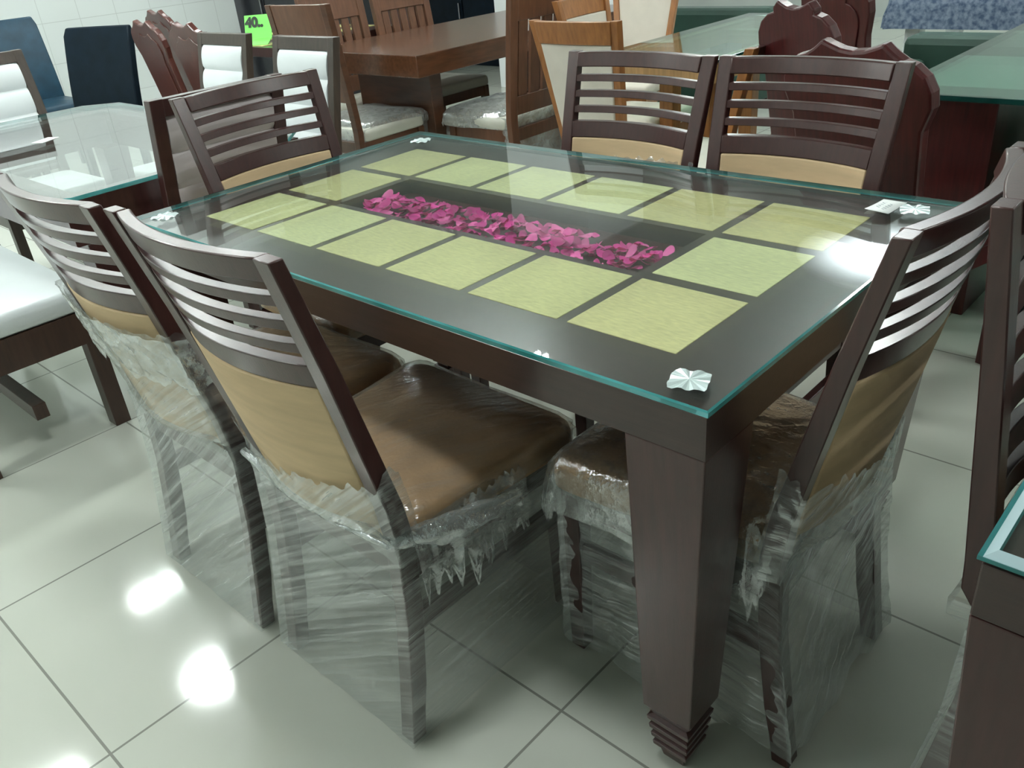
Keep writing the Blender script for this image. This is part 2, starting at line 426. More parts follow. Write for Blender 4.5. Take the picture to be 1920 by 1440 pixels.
# petals ------------------------------------------------------------
def petal_mesh(seed):
    random.seed(seed); n = 6; V = []; F = []
    L, Wp = random.uniform(.026, .038), random.uniform(.022, .032); cu, cv = random.uniform(.15, .7), random.uniform(-.5, .6); tw = random.uniform(-.4, .4)
    for i in range(n+1):
        for j in range(n+1):
            u, v = i/n*2-1, j/n*2-1
            x = u*math.sqrt(max(0, 1-v*v/2)); y = v*math.sqrt(max(0, 1-u*u/2))
            y *= .75+.25*x
            z = (cu*x*x+cv*y*y+tw*x*y)*.010+noise.noise(Vector((x*2+seed, y*2, 0)))*.002
            V.append((x*L/2, y*Wp/2, z))
    for i in range(n):
        for j in range(n):
            a = i*(n+1)+j; F.append((a, a+1, a+n+2, a+n+1))
    random.seed(seed+99); c = random.choice([0, 0, 1, 1, 2])
    me = mesh('petal', V, F, M['petal%d' % c], 80, recalc=False); return me
for k, c in enumerate([(.80, .02, .34), (.60, .01, .23), (.92, .12, .44)]):
    mt, nd, ln, bs = nmat('magenta petal %d' % k)
    oi = nd.new('ShaderNodeObjectInfo'); hs = nd.new('ShaderNodeHueSaturation'); hs.inputs['Color'].default_value = (*c, 1)
    mr = nd.new('ShaderNodeMapRange'); mr.inputs['To Min'].default_value = .75; mr.inputs['To Max'].default_value = 1.2
    ln.new(oi.outputs['Random'], mr.inputs['Value']); ln.new(mr.outputs[0], hs.inputs['Value']); ln.new(hs.outputs[0], bs.inputs['Base Color'])
    bs.inputs['Roughness'].default_value = .55; bs.inputs['Subsurface Weight'].default_value = 0
    M['petal%d' % k] = mt
pm = [petal_mesh(s) for s in range(10)]
random.seed(11)
NP = 299
for i in range(NP):
    x = random.uniform(-.405, .40); 
    y = random.uniform(-.100, .045) if i % 3 else random.gauss(-.03, .035); y = max(-.100, min(.062, y))*(1 if abs(x) < .36 else .75)
    h = max(0, 1-(abs(y+.03)/.085)**2)
    z = .7395+.006+h*random.uniform(.0, .019)
    o = link('petal', pm[i % 10], None, 0, (x, y, z), (random.uniform(-.45, .45), random.uniform(-.45, .45), random.uniform(0, 2*PI)))
    tag(o, 'small curled magenta flower petal in the heap under the glass tabletop', 'petal', 'magenta petals heaped in the table recess')

# card on the glass
card = thing('price_card', 'small white handwritten card lying on the glass near its far right corner', 'card', (.662, .377, .7809), -.05)
def cardmesh():
    V = []; F = []
    for i in range(9):
        for j in range(2):
            u = i/8; V.append((-.021+.046*j + (.0), -.043+.083*u, .0006+.004*(1-u)**2*(1 if j == 0 else .3)))
    for i in range(8): a = i*2; F.append((a, a+1, a+3, a+2))
    return mesh('card_sheet', V, F, M['paper'], 60)
co = link('card_sheet', cardmesh(), card); sm = co.modifiers.new('thick', 'SOLIDIFY'); sm.thickness = .0004
random.seed(3)
def stroke(pts, w, mat, parent, name='handwriting', z=.0022):
    V = []; F = []
    for k, (x, y) in enumerate(pts):
        V += [(x-w, y-w, z), (x+w, y+w, z)]
        if k: a = 2*k-2; F.append((a, a+1, a+3, a+2))
    return V, F
V, F = [], []
for row in (-.008, .006):
    pts = [(row+.004*math.sin(i*1.9+row*500)+random.uniform(-.0015, .0015), -.024+.0026*i) for i in range(17)]
    v, f = stroke(pts, .0006, None, None); k = len(V); V += v; F += [tuple(a+k for a in q) for q in f]
link('handwriting', mesh('handwriting', V, F, M['ink'], recalc=False), card)

# ------------------------------------------------------------------ slatted dining chairs
def lerp(pts, z):
    if z <= pts[0][0]: return pts[0][1]
    for (a, b), (c, d) in zip(pts, pts[1:]):
        if z <= c: return b+(d-b)*(z-a)/(c-a)
    return pts[-1][1]
YBK = [(0, -.225), (.12, -.207), (.28, -.186), (.43, -.178), (.52, -.190), (.6, -.209), (.8, -.256), (.985, -.305)]
LEAN = 1.0
HWK = [(0, .205), (.45, .206), (.985, .232)]
yb = lambda z: -.225+(lerp(YBK, z)+.225)*(LEAN if z > .43 else 1)-(.047*(1-LEAN) if z > .43 else 0)*0
hw = lambda z: lerp(HWK, z)
def ybow(x, z, b=.034):
    k = x/max(.001, hw(z)-.036); k = max(-1, min(1, k)); return yb(z)+.004-b*(1-k*k)
CACHE = {}
def cm(key, fn):
    if key not in CACHE: CACHE[key] = fn()
    return CACHE[key]
ZP = [0, .06, .12, .2, .28, .36, .43, .475, .52, .56, .6, .7, .8, .9, .985]
def slat_chair(label, loc, rz, group='slatted dining chairs with beige backs', sz=1.0, openback=False):
    t = thing('dining_chair', label, 'chair', loc, rz, group, (1, 1, sz))
    for s in (-1, 1):
        def mk(s=s):
            secs = []
            for z in ZP:
                o = hw(z); th = .036-.013*max(0, (z-.45)/.535) if z > .1 else .032
                xs = sorted((s*o, s*(o-.036))); y = yb(z); secs.append((xs[0], xs[1], y, y+th, z))
            return mesh('rear_post', *post(secs), M['dark'], 30)
        link('rear_post', cm('rp%d' % s, mk), t, .002)
        link('front_leg', cm('fl%d' % s, lambda s=s: mesh('front_leg', *post([(*sorted((s*.206, s*.174)), .222, .254, 0), (*sorted((s*.208, s*.168)), .216, .256, .407)]), M['dark'])), t, .002)
        link('side_stretcher', cm('ss%d' % s, lambda s=s: mesh('side_stretcher', *boxes([(*sorted((s*.198, s*.178)), -.17, .222, .232, .274)]), M['dark'])), t, .002)
    bl = [(-.2, .2, .228, .250, .355, .407), (-.17, .17, -.17, -.145, .355, .407), (-.203, -.180, -.16, .2, .355, .407), (.180, .203, -.16, .2, .355, .407)]
    link('seat_frame', cm('sf', lambda: mesh('seat_frame', *boxes(bl), M['dark'])), t)
    link('seat', cm('seat', lambda: mesh('seat', *cushion(rrect(.205, .232, -.165, .268, .04), .408, .475, .028, .022), M['tan'], 60)), t)
    inn = lambda z: hw(z)-.036
    def rail(z0, z1, th=.022):
        return mesh('rail', *bowed(lambda z: -inn(z), inn, z0, z1, ybow, th), M['dark'], 30)
    link('top_rail', cm('tr', lambda: rail(.946, .984, .024)), t, .003)
    if openback:
        for k in range(5):
            z1 = .915-.078*k; link('slat', cm('sl%d' % k, lambda z1=z1: rail(z1-.045, z1, .020)), t, .002)
        link('lower_rail', cm('lr', lambda: rail(.49, .535, .024)), t, .002)
        return t
    for k in range(3):
        z1 = .926-.040*k; link('slat', cm('sl%d' % k, lambda z1=z1: rail(z1-.0175, z1, .019)), t, .0015)
    link('lower_rail', cm('lr', lambda: rail(.765, .807, .024)), t, .002)
    link('back_panel', cm('bp', lambda: mesh('back_panel', *bowed(lambda z: -inn(z)+.001, lambda z: inn(z)-.001, .47, .7645, lambda x, z: ybow(x, z)-.002, .026, 20), M['beige'], 30)), t, .004)
    return t

def film(t, name, fn, nu, nv, mat, seed, amp=.004, fr=9, ragtop=0, ragbot=0):
    # fn(u,v) -> (point, normal)
    V = []; F = []
    for i in range(nu+1):
        for j in range(nv+1):
            u, v = i/nu, j/nv
            vv = v
            if ragtop and v > .5: vv = v-ragtop*(v-.5)*2*(.5+noise.noise(Vector((u*23+seed, seed, 0)))*1.2+.4*noise.noise(Vector((u*60, seed*3, 1))))
            if ragbot and v < .5: vv = v+ragbot*(.5-v)*2*(.5+noise.noise(Vector((u*19+seed, 5+seed, 0)))*1.2+.4*noise.noise(Vector((u*55, seed*3, 2))))
            p, n = fn(u, vv)
            p = Vector(p); n = Vector(n)
            d = noise.noise(Vector((p.x*fr+seed, p.y*fr, p.z*fr*.7+(p.x+p.y)*fr*.8)))*amp + noise.noise(Vector((p.x*fr*4+seed, p.y*fr*4, p.z*fr*5)))*amp*.45
            V.append(p+n*d)
    for i in range(nu):
        for j in range(nv):
            a = i*(nv+1)+j; F.append((a, a+1, a+nv+2, a+nv+1))
    o = link(name, mesh(name, V, F, mat, 80, recalc=False), t); return o

def skirt_film(t, seed, mat, z0=.006, z1=.46, u0=0, u1=1, sag=.007, ragt=0, ragb=0.0, amp=.0025):
    def fn(u, v):
        z = z0+(z1-z0)*v; u = u0+(u1-u0)*u
        a = .216; y0 = yb(z)-.011; y1 = .264
        cs = [(a, y1), (a, y0), (-a, y0), (-a, y1), (a, y1)]
        k = min(3, int(u*4)); f = u*4-k
        (xa, ya), (xb, yb_) = cs[k], cs[k+1]
        nrm = [(1, 0), (0, -1), (-1, 0), (0, 1)][k]
        fe = min(1, max(0, (f-.0)/1.0))
        x = xa+(xb-xa)*fe; y = ya+(yb_-ya)*fe
        zz = (z-z0)/(z1-z0)
        s = sag*(math.sin(PI*fe)**.6)*(.35+.65*math.sin(PI*min(1, zz*1.05)))
        return (x-nrm[0]*s, y-nrm[1]*s, z), (nrm[0], nrm[1], 0)
    return film(t, 'plastic_wrap', fn, 160, 50, mat, seed, amp, 8, ragt, ragb)

def back_film(t, seed, mat, zb, ztop, amp=.005, off=.004, ragt=.12, ragb=0, wrapf=.05, sag=0):
    # across the outside of the back, round both posts; ztop(s) with s in -1..1
    def fn(u, v):
        s = u*2-1; S = s*(1+.28)
        zt = ztop(s); z = zb+(zt-zb)*v
        w = hw(z)+off
        if abs(S) <= 1:
            x = S*w; y = yb(z)-off-.036*(1-min(1, abs(S)*1.0)**2) if z > .46 else yb(z)-off+.012*(1-S*S)
            n = (0, -1, 0)
        else:
            f = (abs(S)-1)/.28; x = math.copysign(w, S); y = yb(z)-off+f*wrapf; n = (math.copysign(1, S), 0, 0)
        return (x, y-sag*math.sin(PI*v), z), n
    return film(t, 'plastic_wrap', fn, 90, 40, mat, seed, amp, 11, ragt, ragb)

def seat_film(t, seed, mat, drop=.10, amp=.004, ext=0, off=.006):
    P = rrect(.205+off, .232+off, -.150-off, .268+off, .045, 8); n = len(P); m2 = Vector((0, .04))
    def fn(u, v):
        f = (u*n) % n; i = int(f) % n; g = f-int(f); a = Vector(P[i]); b = Vector(P[(i+1) % n]); p = a.lerp(b, g)
        d = (p-m2); L = d.length
        if v > .45:
            k = (v-.45)/.55; q = m2+d*(1-k*.98); edge = min(1, (L*k)/.03); z = .458+.022*math.sin(edge*PI/2)+.022*math.sin(min(1, k)*PI/2)
            return (q.x, q.y, z), (0, 0, 1)
        k = 1-v/.45
        q = p+d.normalized()*(ext*math.sin(k*2.2)+.004*math.sin(u*60+seed))
        return (q.x, q.y, .458-drop*k), (d.normalized().x, d.normalized().y, 0)
    return film(t, 'plastic_wrap', fn, 110, 30, mat, seed, amp, 14, 0, .28)

def bunch(t, seed, p0, p1, r, mat, nz=.012):
    # crumpled twisted roll of film between two points
    p0, p1 = Vector(p0), Vector(p1); ax = (p1-p0).normalized(); a = ax.orthogonal().normalized(); b = ax.cross(a); R = []
    for i in range(25):
        k = i/24; c = p0.lerp(p1, k); rr = r*(.35+.65*math.sin(PI*min(1, max(0, k*.9+.05))))
        ring = []
        for j in range(18):
            th = 2*PI*j/18; q = rr*(1+.5*noise.noise(Vector((math.cos(th)*2.2+seed, math.sin(th)*2.2, k*7))))
            ring.append(c+a*q*math.cos(th)+b*q*math.sin(th)+Vector((0, 0, -nz*math.sin(PI*k))))
        R.append(ring)
    return link('plastic_wrap', mesh('plastic_wrap', *loft(R, cap=False), mat, 80), t)

# near side chairs
c2 = slat_chair('slatted dining chair nearest the camera, film tied round its seat and legs', (.105, -.452, 0), 0)
skirt_film(c2, 1.1, M['film'])
back_film(c2, 2.2, M['film2'], .40, lambda s: .60+.01*s-.045*math.cos(s*1.6), .004)
seat_film(c2, 3.3, M['filmthin'], .03)
def flap(t, seed, x, y0, y1, z0, z1, mat, out=.02):
    def fn(u, v):
        y = y0+(y1-y0)*u; k = 1-v
        return (x+out*math.sin(k*2.0)+.012*math.sin(u*9+seed)*k, y, z1+(z0-z1)*k), (1, 0, 0)
    film(t, 'plastic_wrap', fn, 60, 30, mat, seed, .014, 16, .1, .45)
flap(c2, 3.9, .222, -.16, .10, .30, .468, M['filmdense'])
bunch(c2, 5.5, (-.20, -.205, .49), (.205, -.195, .455), .016, M['filmdense'])
bunch(c2, 6.5, (.20, -.19, .455), (.262, .06, .43), .022, M['filmdense'])
c1 = slat_chair('slatted dining chair left of the nearest one, film over its whole back panel', (-.385, -.464, 0), 0)
skirt_film(c1, 7.1, M['film2'])
back_film(c1, 8.2, M['film'], .40, lambda s: .735, .004, ragt=.03)
back_film(c1, 9.4, M['filmdense'], .60, lambda s: .735-.015*s, .011, off=.009, ragt=.03, ragb=.15)
seat_film(c1, 9.9, M['filmthin'], .05)
er = slat_chair('slatted dining chair at the near right end of the glass topped table', (.638, -.095, 0), PI/2)
skirt_film(er, 12.1, M['film'], sag=.02, ragb=.05, amp=.008)
back_film(er, 13.2, M['film2'], .40, lambda s: .56-.06*s, .006, sag=.01)
seat_film(er, 14.3, M['filmdense'], .14, .006, .02)
el = slat_chair('slatted dining chair at the far left end, backing onto an off white one', (-.705, .048, 0), -PI/2)
seat_film(el, 15.3, M['filmthin'], .06)
fr_ = slat_chair('slatted dining chair on the far side, in front of the big mahogany chair', (.33, .43, 0), PI)
fl = slat_chair('slatted dining chair on the far side with film across its beige panel', (-.141, .42, 0), PI)
def farfilm():
    def fn(u, v):
        s = u*2-1; z = .62+(.745-.03*(s+1)/2-.62)*v+.0
        return (s*(hw(z)+.003), ybow(s*.17, z)+.036, z), (0, 1, 0)
    film(fl, 'plastic_wrap', fn, 60, 24, M['filmdense'], 21, .004, 14, .12, .1)
farfilm(); seat_film(fl, 22, M['filmthin'], .06)
LEAN = .4; CACHE.clear()
rc = slat_chair('slatted dining chair at the right frame edge, back to the end chair', (1.258, -.05, 0), -PI/2, group=None, sz=1.035, openback=True)
skirt_film(rc, 31, M['film'])
LEAN = 1.0; CACHE.clear()

# right foreground table with glass top
rt_ = dining_table((1.11+TL/2, -.545+.45, 0), 'dark wood table carrying a pale edged glass sheet at the lower right corner', TL, .9, False)
g2 = thing('glass_tabletop', 'clear glass sheet with a broad pale rim, at the lower right corner', 'glass table top', (1.11+TL/2, -.545+.45, .7702))
glass_slab('glass_sheet', rect(-TL/2, TL/2, -.45, .45), 0, .012, M['glass'], M['edge'], g2, .014, M['bevel'])

# ------------------------------------------------------------------ other chairs
def base(t, w, d, wd, seatm, zs=.45, legw=.04, seat_th=.06, apron=True, wf=None):
    wf = wf or w
    for s in (-1, 1):
        x = sorted((s*w/2, s*(w/2-legw))); link('front_leg', mesh('front_leg', *boxes([(x[0], x[1], d/2-legw, d/2, 0, zs-seat_th-.001)]), wd), t, .002)
    bl = [(-w/2+.012, w/2-.012, -d/2+.02, d/2-.006, zs-seat_th-.06, zs-seat_th)]
    link('seat_frame', mesh('seat_frame', *boxes(bl), wd), t, .002)
    link('seat', mesh('seat', *cushion(rrect(w/2-.005, wf/2+.008, -d/2+.04, d/2+.012, .035), zs-seat_th, zs, .022, .018), seatm, 60), t)

def posts(t, w, d, H, wd, lean=.10, pw=.04, pd=.035, splay=.03, wt=None, name='rear_post'):
    wt = wt or w
    yf = lambda z: -d/2-(splay*(1-z/.45) if z < .45 else lean*((z-.45)/(H-.45))**1.15)
    hf = lambda z: w/2 if z < .45 else w/2+(wt/2-w/2)*(z-.45)/(H-.45)
    for s in (-1, 1):
        secs = []
        for z in [0, .15, .3, .45, .55, .65, .75, .85, .93, H]:
            if z > H: continue
            xs = sorted((s*hf(z), s*(hf(z)-pw))); secs.append((xs[0], xs[1], yf(z), yf(z)+pd, z))
        link(name, mesh(name, *post(secs), wd, 30), t, .002)
    return yf, hf

def pad_chair(label, loc, rz, wd, padm, H=.97, w=.45, group=None, name='padded_chair', channels=4, padz=.50):
    t = thing(name, label, 'chair', loc, rz, group)
    d = .44
    yf, hf = posts(t, w, d, H, wd)
    base(t, w, d, wd, padm)
    link('top_rail', mesh('top_rail', *bowed(lambda z: -hf(z)+.039, lambda z: hf(z)-.039, H-.05, H-.001, lambda x, z: yf(z), .034), wd, 30), t, .002)
    link('lower_rail', mesh('lower_rail', *bowed(lambda z: -hf(z)+.039, lambda z: hf(z)-.039, padz-.04, padz, lambda x, z: yf(z), .034), wd, 30), t, .002)
    # channelled pad
    ztop = H-.051; n = channels*8; R = []
    for i in range(n+1):
        z = padz+.001+(ztop-padz-.002)*i/n; k = abs(math.sin(PI*i*channels/n)); bl_ = .004+.014*k**.5
        xx = hf(z)-.041
        R.append([(-xx, yf(z)+.017-bl_, z), (-xx*.9, yf(z)+.013-bl_, z), (xx*.9, yf(z)+.013-bl_, z), (xx, yf(z)+.017-bl_, z),
                  (xx, yf(z)+.022+bl_, z), (xx*.9, yf(z)+.028+bl_, z), (-xx*.9, yf(z)+.028+bl_, z), (-xx, yf(z)+.022+bl_, z)])
    link('back_pad', mesh('back_pad', *loft(R), padm, 50), t)
    return t
G1 = 'white padded chairs round the left glass table'
pad_chair('white padded chair in brown frame, left of the two facing the camera', (-2.60, .62, 0), PI, M['frame'], M['white'], .97, .43, G1)
pad_chair('white padded chair in brown frame directly behind the far left slatted chair', (-1.93, .60, 0), PI, M['frame'], M['white'], .97, .43, G1)
pad_chair('white padded chair at the upper left edge, beyond the left glass table', (-2.95, .03, 0), -PI/2, M['frame'], M['white'], .985, .45, G1)
pad_chair('off white padded chair in dark frame, back to back with the far left slatted chair', (-1.44, .03, 0), PI/2, M['dark'], M['pinkwhite'], .972, .43, G1)

# left glass table
lt = thing('dining_table', 'dark framed table under clipped corner glass at the left', 'dining table', (-2.0, -.03, 0))
for sx in (-1, 1):
    for sy in (-1, 1):
        link('leg', mesh('leg', *post([(*sorted((sx*.67, sx*.60)), *sorted((sy*.33, sy*.26)), 0), (*sorted((sx*.70, sx*.60)), *sorted((sy*.37, sy*.26)), .60)]), M['dark']), lt, .002)
link('apron', mesh('apron', *boxes([(-.76, .70, -.40, -.34, .60, .735), (-.76, .70, .34, .40, .60, .735), (-.76, -.68, -.34, .34, .60, .735), (.64, .70, -.34, .34, .60, .735)]), M['dark']), lt)
g3 = thing('glass_tabletop', 'clear glass sheet with clipped corners on the left dark table', 'glass table top', (-2.0, -.03, .7405))
glass_slab('glass_sheet', [(-.72, -.46), (.69, -.46), (.755, -.39), (.755, .33), (.64, .44), (-.72, .44), (-.84, .32), (-.84, -.34)], 0, .012, M['glass'], M['edge'], g3, .003)
tg = box('price_tag', (-.025, .025, -.045, .045, 0, .001), M['paper'], None, 0); tg.location = (-2.2, -.12, .753); tg.rotation_euler = (0, 0, .5)
tag(tg, 'small white price tag lying on the left glass tabletop', 'price tag')

# white bench
bn = thing('bench', 'white cushioned bench on brown frame behind the leftmost slatted chair', 'bench', (-2.1, -.655, 0))
link('seat_rail', mesh('seat_rail', *boxes([(-.75, .75, -.23, -.19, .30, .40), (-.75, .75, .19, .23, .30, .40), (-.75, -.71, -.19, .19, .30, .40), (.71, .75, -.19, .19, .30, .40)]), M['benchwood']), bn)
bp_, bf_ = cushion(rrect(.75, .75, -.235, .235, .03), .40, .47, .025, .02)
bp_ = [(x, y, z-(.010*max(0, 1-abs(((x+3) % .36)-.18)/.03) if z > .46 else 0)) for x, y, z in bp_]
link('seat_cushion', mesh('seat_cushion', bp_, bf_, M['white'], 60), bn)
for sx in (-1, 1):
    for sy in (-1, 1):
        link('leg', mesh('leg', *boxes([(*sorted((sx*.745, sx*.69)), *sorted((sy*.225, sy*.175)), 0, .30)]), M['benchwood']), bn, .002)
box('stretcher', (-.69, .69, -.02, .02, .10, .15), M['benchwood'], bn)

# navy chairs
def navy_chair(label, loc, rz, mat, H=.95, w=.46):
    t = thing('upholstered_chair', label, 'chair', loc, rz, 'dark blue leather chairs by the tiled wall')
    d = .46
    for s in (-1, 1):
        for (ya, yb2) in ((d/2-.04, d/2), (-d/2, -d/2+.04)):
            link('leg', mesh('leg', *boxes([(*sorted((s*w/2, s*(w/2-.04))), ya, yb2, 0, .36)]), M['black']), t, .002)
    link('seat', mesh('seat', *cushion(rrect(w/2, w/2, -d/2+.0, d/2, .03), .36, .48, .03, .015), mat, 60), t)
    R = []
    for i in range(13):
        z = .40+(H-.40)*i/12; y = -d/2-.02-.11*((z-.4)/(H-.4))**1.4; hwd = w/2-(.012 if i == 12 else 0); th = .05 if i < 12 else .03
        ring = []
        for k in range(9):
            x = -hwd+2*hwd*k/8; ring.append((x, y-th/2-.012*(1-(x/hwd)**2), z))
        for k in range(9):
            x = hwd-2*hwd*k/8; ring.append((x, y+th/2-.012*(1-(x/hwd)**2), z))
        R.append(ring)
    link('backrest', mesh('backrest', *loft(R), mat, 50), t, .008)
    return t
navy_chair('near navy leather chair in front of the white tiled wall', (-4.33, .80, 0), PI+.35, M['navy'], .95, .54)
navy_chair('blue leather chair at the top left, beyond the white padded one', (-5.2, .95, 0), -PI/2, M['navyb'], 1.0)

# mahogany chairs with scalloped top
def scallop(w, h, z0, waist=.82):
    # ornamental outline (x,z) ccw
    P = []
    P += [(-w*waist/2, z0), (w*waist/2, z0)]
    P += [(w*waist/2+.005, z0+h*.35), (w*.44, z0+h*.62)]
    for a, r in ((-10, 1), (15, 1), (40, 1), (65, 1), (85, 1)):
        th = math.radians(a); P.append((w/2-.09+.09*math.cos(th), z0+h-.125+.09*math.sin(th)))
    P += [(w*.265, z0+h-.022), (w*.235, z0+h-.012), (w*.205, z0+h-.001), (w*.19, z0+h-.001), (w*.15, z0+h-.008), (w*.08, z0+h-.018), (0, z0+h-.022)]
    left = [(-x, z) for x, z in P[2:-1]][::-1]
    return P+left
def scallop_chair(label, loc, rz, mat, H=1.0, w=.44, group=None, panel=True, lean=.10, cut=False):
    t = thing('carved_chair', label, 'chair', loc, rz, group)
    d = .44
    base(t, w, d, mat, mat, .46, .045, .035)
    for s in (-1, 1):
        link('rear_leg', mesh('rear_leg', *post([(*sorted((s*.17, s*.21)), -d/2-.05, -d/2-.01, 0), (*sorted((s*.165, s*.205)), -d/2, -d/2+.04, .44), (*sorted((s*.16, s*.195)), -d/2-.01, -d/2+.025, .50)]), mat), t, .003)
    P = scallop(w, H-.47, 0)
    V, F = extrude_outline(P, .035)
    b = link('carved_back', mesh('carved_back', V, F, mat), t, .008, (0, -d/2-.02, .47), (math.atan2(lean, H-.47), 0, 0))
    Pi = [(x*.72, .05+z*.78) for x, z in scallop(w, H-.47, 0)]
    V, F = extrude_outline(Pi, .008)
    if panel:
        for yy in (-.006, .033): link('raised_panel', mesh('raised_panel', V, F, mat), b, .003, (0, yy, 0))
    return t
GM = 'carved red brown chairs near the tiled wall'
scallop_chair('leftmost carved red brown chair, standing before the tiled wall', (-3.74, 1.42, 0), -.1, M['mahog2'], 1.0, .45, GM)
scallop_chair('carved red brown chair just right of the leftmost carved one', (-3.20, 1.37, 0), -.05, M['mahog2'], 1.0, .42, GM)
scallop_chair('carved red brown chair behind the other two by the tiled wall', (-4.45, 1.86, 0), -.1, M['mahog2'], 1.0, .45, GM)
GM2 = 'dark mahogany carved chairs at the right'
scallop_chair('largest dark mahogany carved chair, behind the far right slatted chair', (.43, 1.24, 0), -.27, M['mahog'], 1.0, .45, GM2, panel=False)
scallop_chair('glossy mahogany carved chair between the green glass table and large carved chair', (.03, 1.78, 0), -.35, M['mahog'], 1.03, .34, GM2, panel=False)
scallop_chair('mahogany carved chair farthest back, cut by the top edge at the right', (-.12, 2.40, 0), -.35, M['mahog'], 1.06, .34, GM2)

# cream-backed orange wood chairs
def cream_chair(label, loc, rz, H=.97, w=.40, wt=.43):
    t = thing('cream_back_chair', label, 'chair', loc, rz, 'orange brown chairs with cream backs')
    d = .42
    yf, hf = posts(t, w-.09, d, H, M['orange'], .10, .034, .032, .05, wt)
    base(t, w, d, M['orange'], M['cream'], .46)
    link('top_rail', mesh('top_rail', *bowed(lambda z: -hf(z)+.03, lambda z: hf(z)-.03, H-.085, H-.002, lambda x, z: yf(z)-.018*(1-(x/.22)**2), .026), M['orange'], 30), t, .003)
    link('back_panel', mesh('back_panel', *bowed(lambda z: -hf(z)+.033, lambda z: hf(z)-.033, .44, H-.086, lambda x, z: yf(z)+.002-.012*(1-(x/.22)**2), .028), M['cream'], 30), t, .003)
    return t
cream_chair('orange brown chair with cream back panel behind the far left slatted chair', (-.915, 1.70, 0), -.02)
cream_chair('orange brown chair with cream panel cut off by the top edge', (-1.75, 2.9, 0), PI+.2, 1.02)
cream_chair('orange brown chair with pale back beside the green glass table', (-1.22, 2.22, 0), -1.5, .97)

# green-glass table at upper right
tt = thing('dining_table', 'light oak table with thick green glass beyond the far chairs', 'dining table', (-.86, 2.48, 0))
link('table_frame', mesh('table_frame', *boxes([(-.28, .28, -.68, -.62, .68, .76), (-.28, .28, .62, .68, .68, .76), (-.22, .22, -.40, -.33, .68, .74), (-.22, .22, .33, .40, .68, .74), (-.28, -.22, -.62, .62, .68, .76), (.22, .28, -.62, .62, .68, .76)]), M['oak']), tt)
for sx in (-1, 1):
    for sy in (-1, 1):
        link('leg', mesh('leg', *boxes([(*sorted((sx*.13, sx*.06)), *sorted((sy*.40, sy*.33)), 0, .68)]), M['orange']), tt, .002)
g4 = thing('glass_tabletop', 'greenish glass sheet on the light oak table', 'glass table top', (-.86, 2.48, .7605))
glass_slab('glass_sheet', rect(-.30, .30, -.70, .70), 0, .012, M['greenglass'], M['edgedark'], g4, .002)
def low_seat(label, loc, rz):
    t = thing('dining_chair', label, 'chair', loc, rz, 'orange brown chairs with ivory seats')
    d = .44; yf, hf = posts(t, .44, d, .88, M['orange'])
    base(t, .44, d, M['orange'], M['offwhite'], .46)
    link('top_rail', mesh('top_rail', *bowed(lambda z: -hf(z)+.039, lambda z: hf(z)-.039, .82, .879, lambda x, z: yf(z), .03), M['dark'], 30), t, .002)
low_seat('orange brown chair with ivory seat seen through the far right slatted chair', (-.52, 1.67, 0), PI/2)

# big brown table with its chairs
bt = thing('dining_table', 'thick topped brown wooden table on slab legs in the back', 'dining table', (-2.52, 2.55, 0))
box('table_top', (-.47, .47, -.96, .96, .675, .78), M['browntop'], bt, .004)
for s in (-1, 1):
    box('slab_leg', (-.30, .30, *sorted((s*.66, s*.74)), 0, .675), M['brown'], bt, .004)
    box('side_board', (*sorted((s*.20, s*.26)), -.66, .66, .10, .30), M['brown'], bt, .003)
def vslat_chair(label, loc, rz, mat, seatm, H=1.03, w=.46, nsl=5, group='brown chairs with upright slats'):
    t = thing('slatted_chair', label, 'chair', loc, rz, group)
    d = .45; yf, hf = posts(t, w, d, H, mat, .07, .05, .034, .02)
    base(t, w, d, mat, seatm, .46)
    link('top_rail', mesh('top_rail', *bowed(lambda z: -hf(z)+.049, lambda z: hf(z)-.049, H-.15, H-.002, lambda x, z: yf(z)+.004, .026), mat, 30), t, .003)
    link('lower_rail', mesh('lower_rail', *bowed(lambda z: -hf(z)+.049, lambda z: hf(z)-.049, .47, .56, lambda x, z: yf(z)+.004, .026), mat, 30), t, .003)
    iw = w-.10; p = iw/nsl
    for k in range(nsl):
        xc = -iw/2+p*(k+.5); x0, x1 = xc-p*.36, xc+p*.36
        link('slat', mesh('slat', *post([(x0, x1, yf(z)+.006, yf(z)+.024, z) for z in (.56, .7, .8, H-.15)]), mat), t, .002)
    return t
M['slatwood'] = wood('reddish slat wood', (.12, .050, .025), .35, .2, .2, (10, 10, 1.2))
vslat_chair('brown upright slat chair behind the thick brown table, nearest the window side', (-2.98, 2.02, 0), -PI/2, M['slatwood'], M['offwhite'])['label'] = 'brown upright slat chair beyond the thick table, left of its twin'
vslat_chair('brown upright slat chair beyond the thick table, right of its twin', (-2.98, 2.55, 0), -PI/2, M['slatwood'], M['offwhite'])
s3 = vslat_chair('red brown upright slat chair right of the thick brown table, seat wrapped in film', (-1.90, 2.05, 0), PI/2, M['slatwood'], M['offwhite'], 1.05, .46, 4)
skirt_film(s3, 41, M['filmdense'], amp=.006)
seat_film(s3, 42, M['filmwhite'], .08, .012, .01)
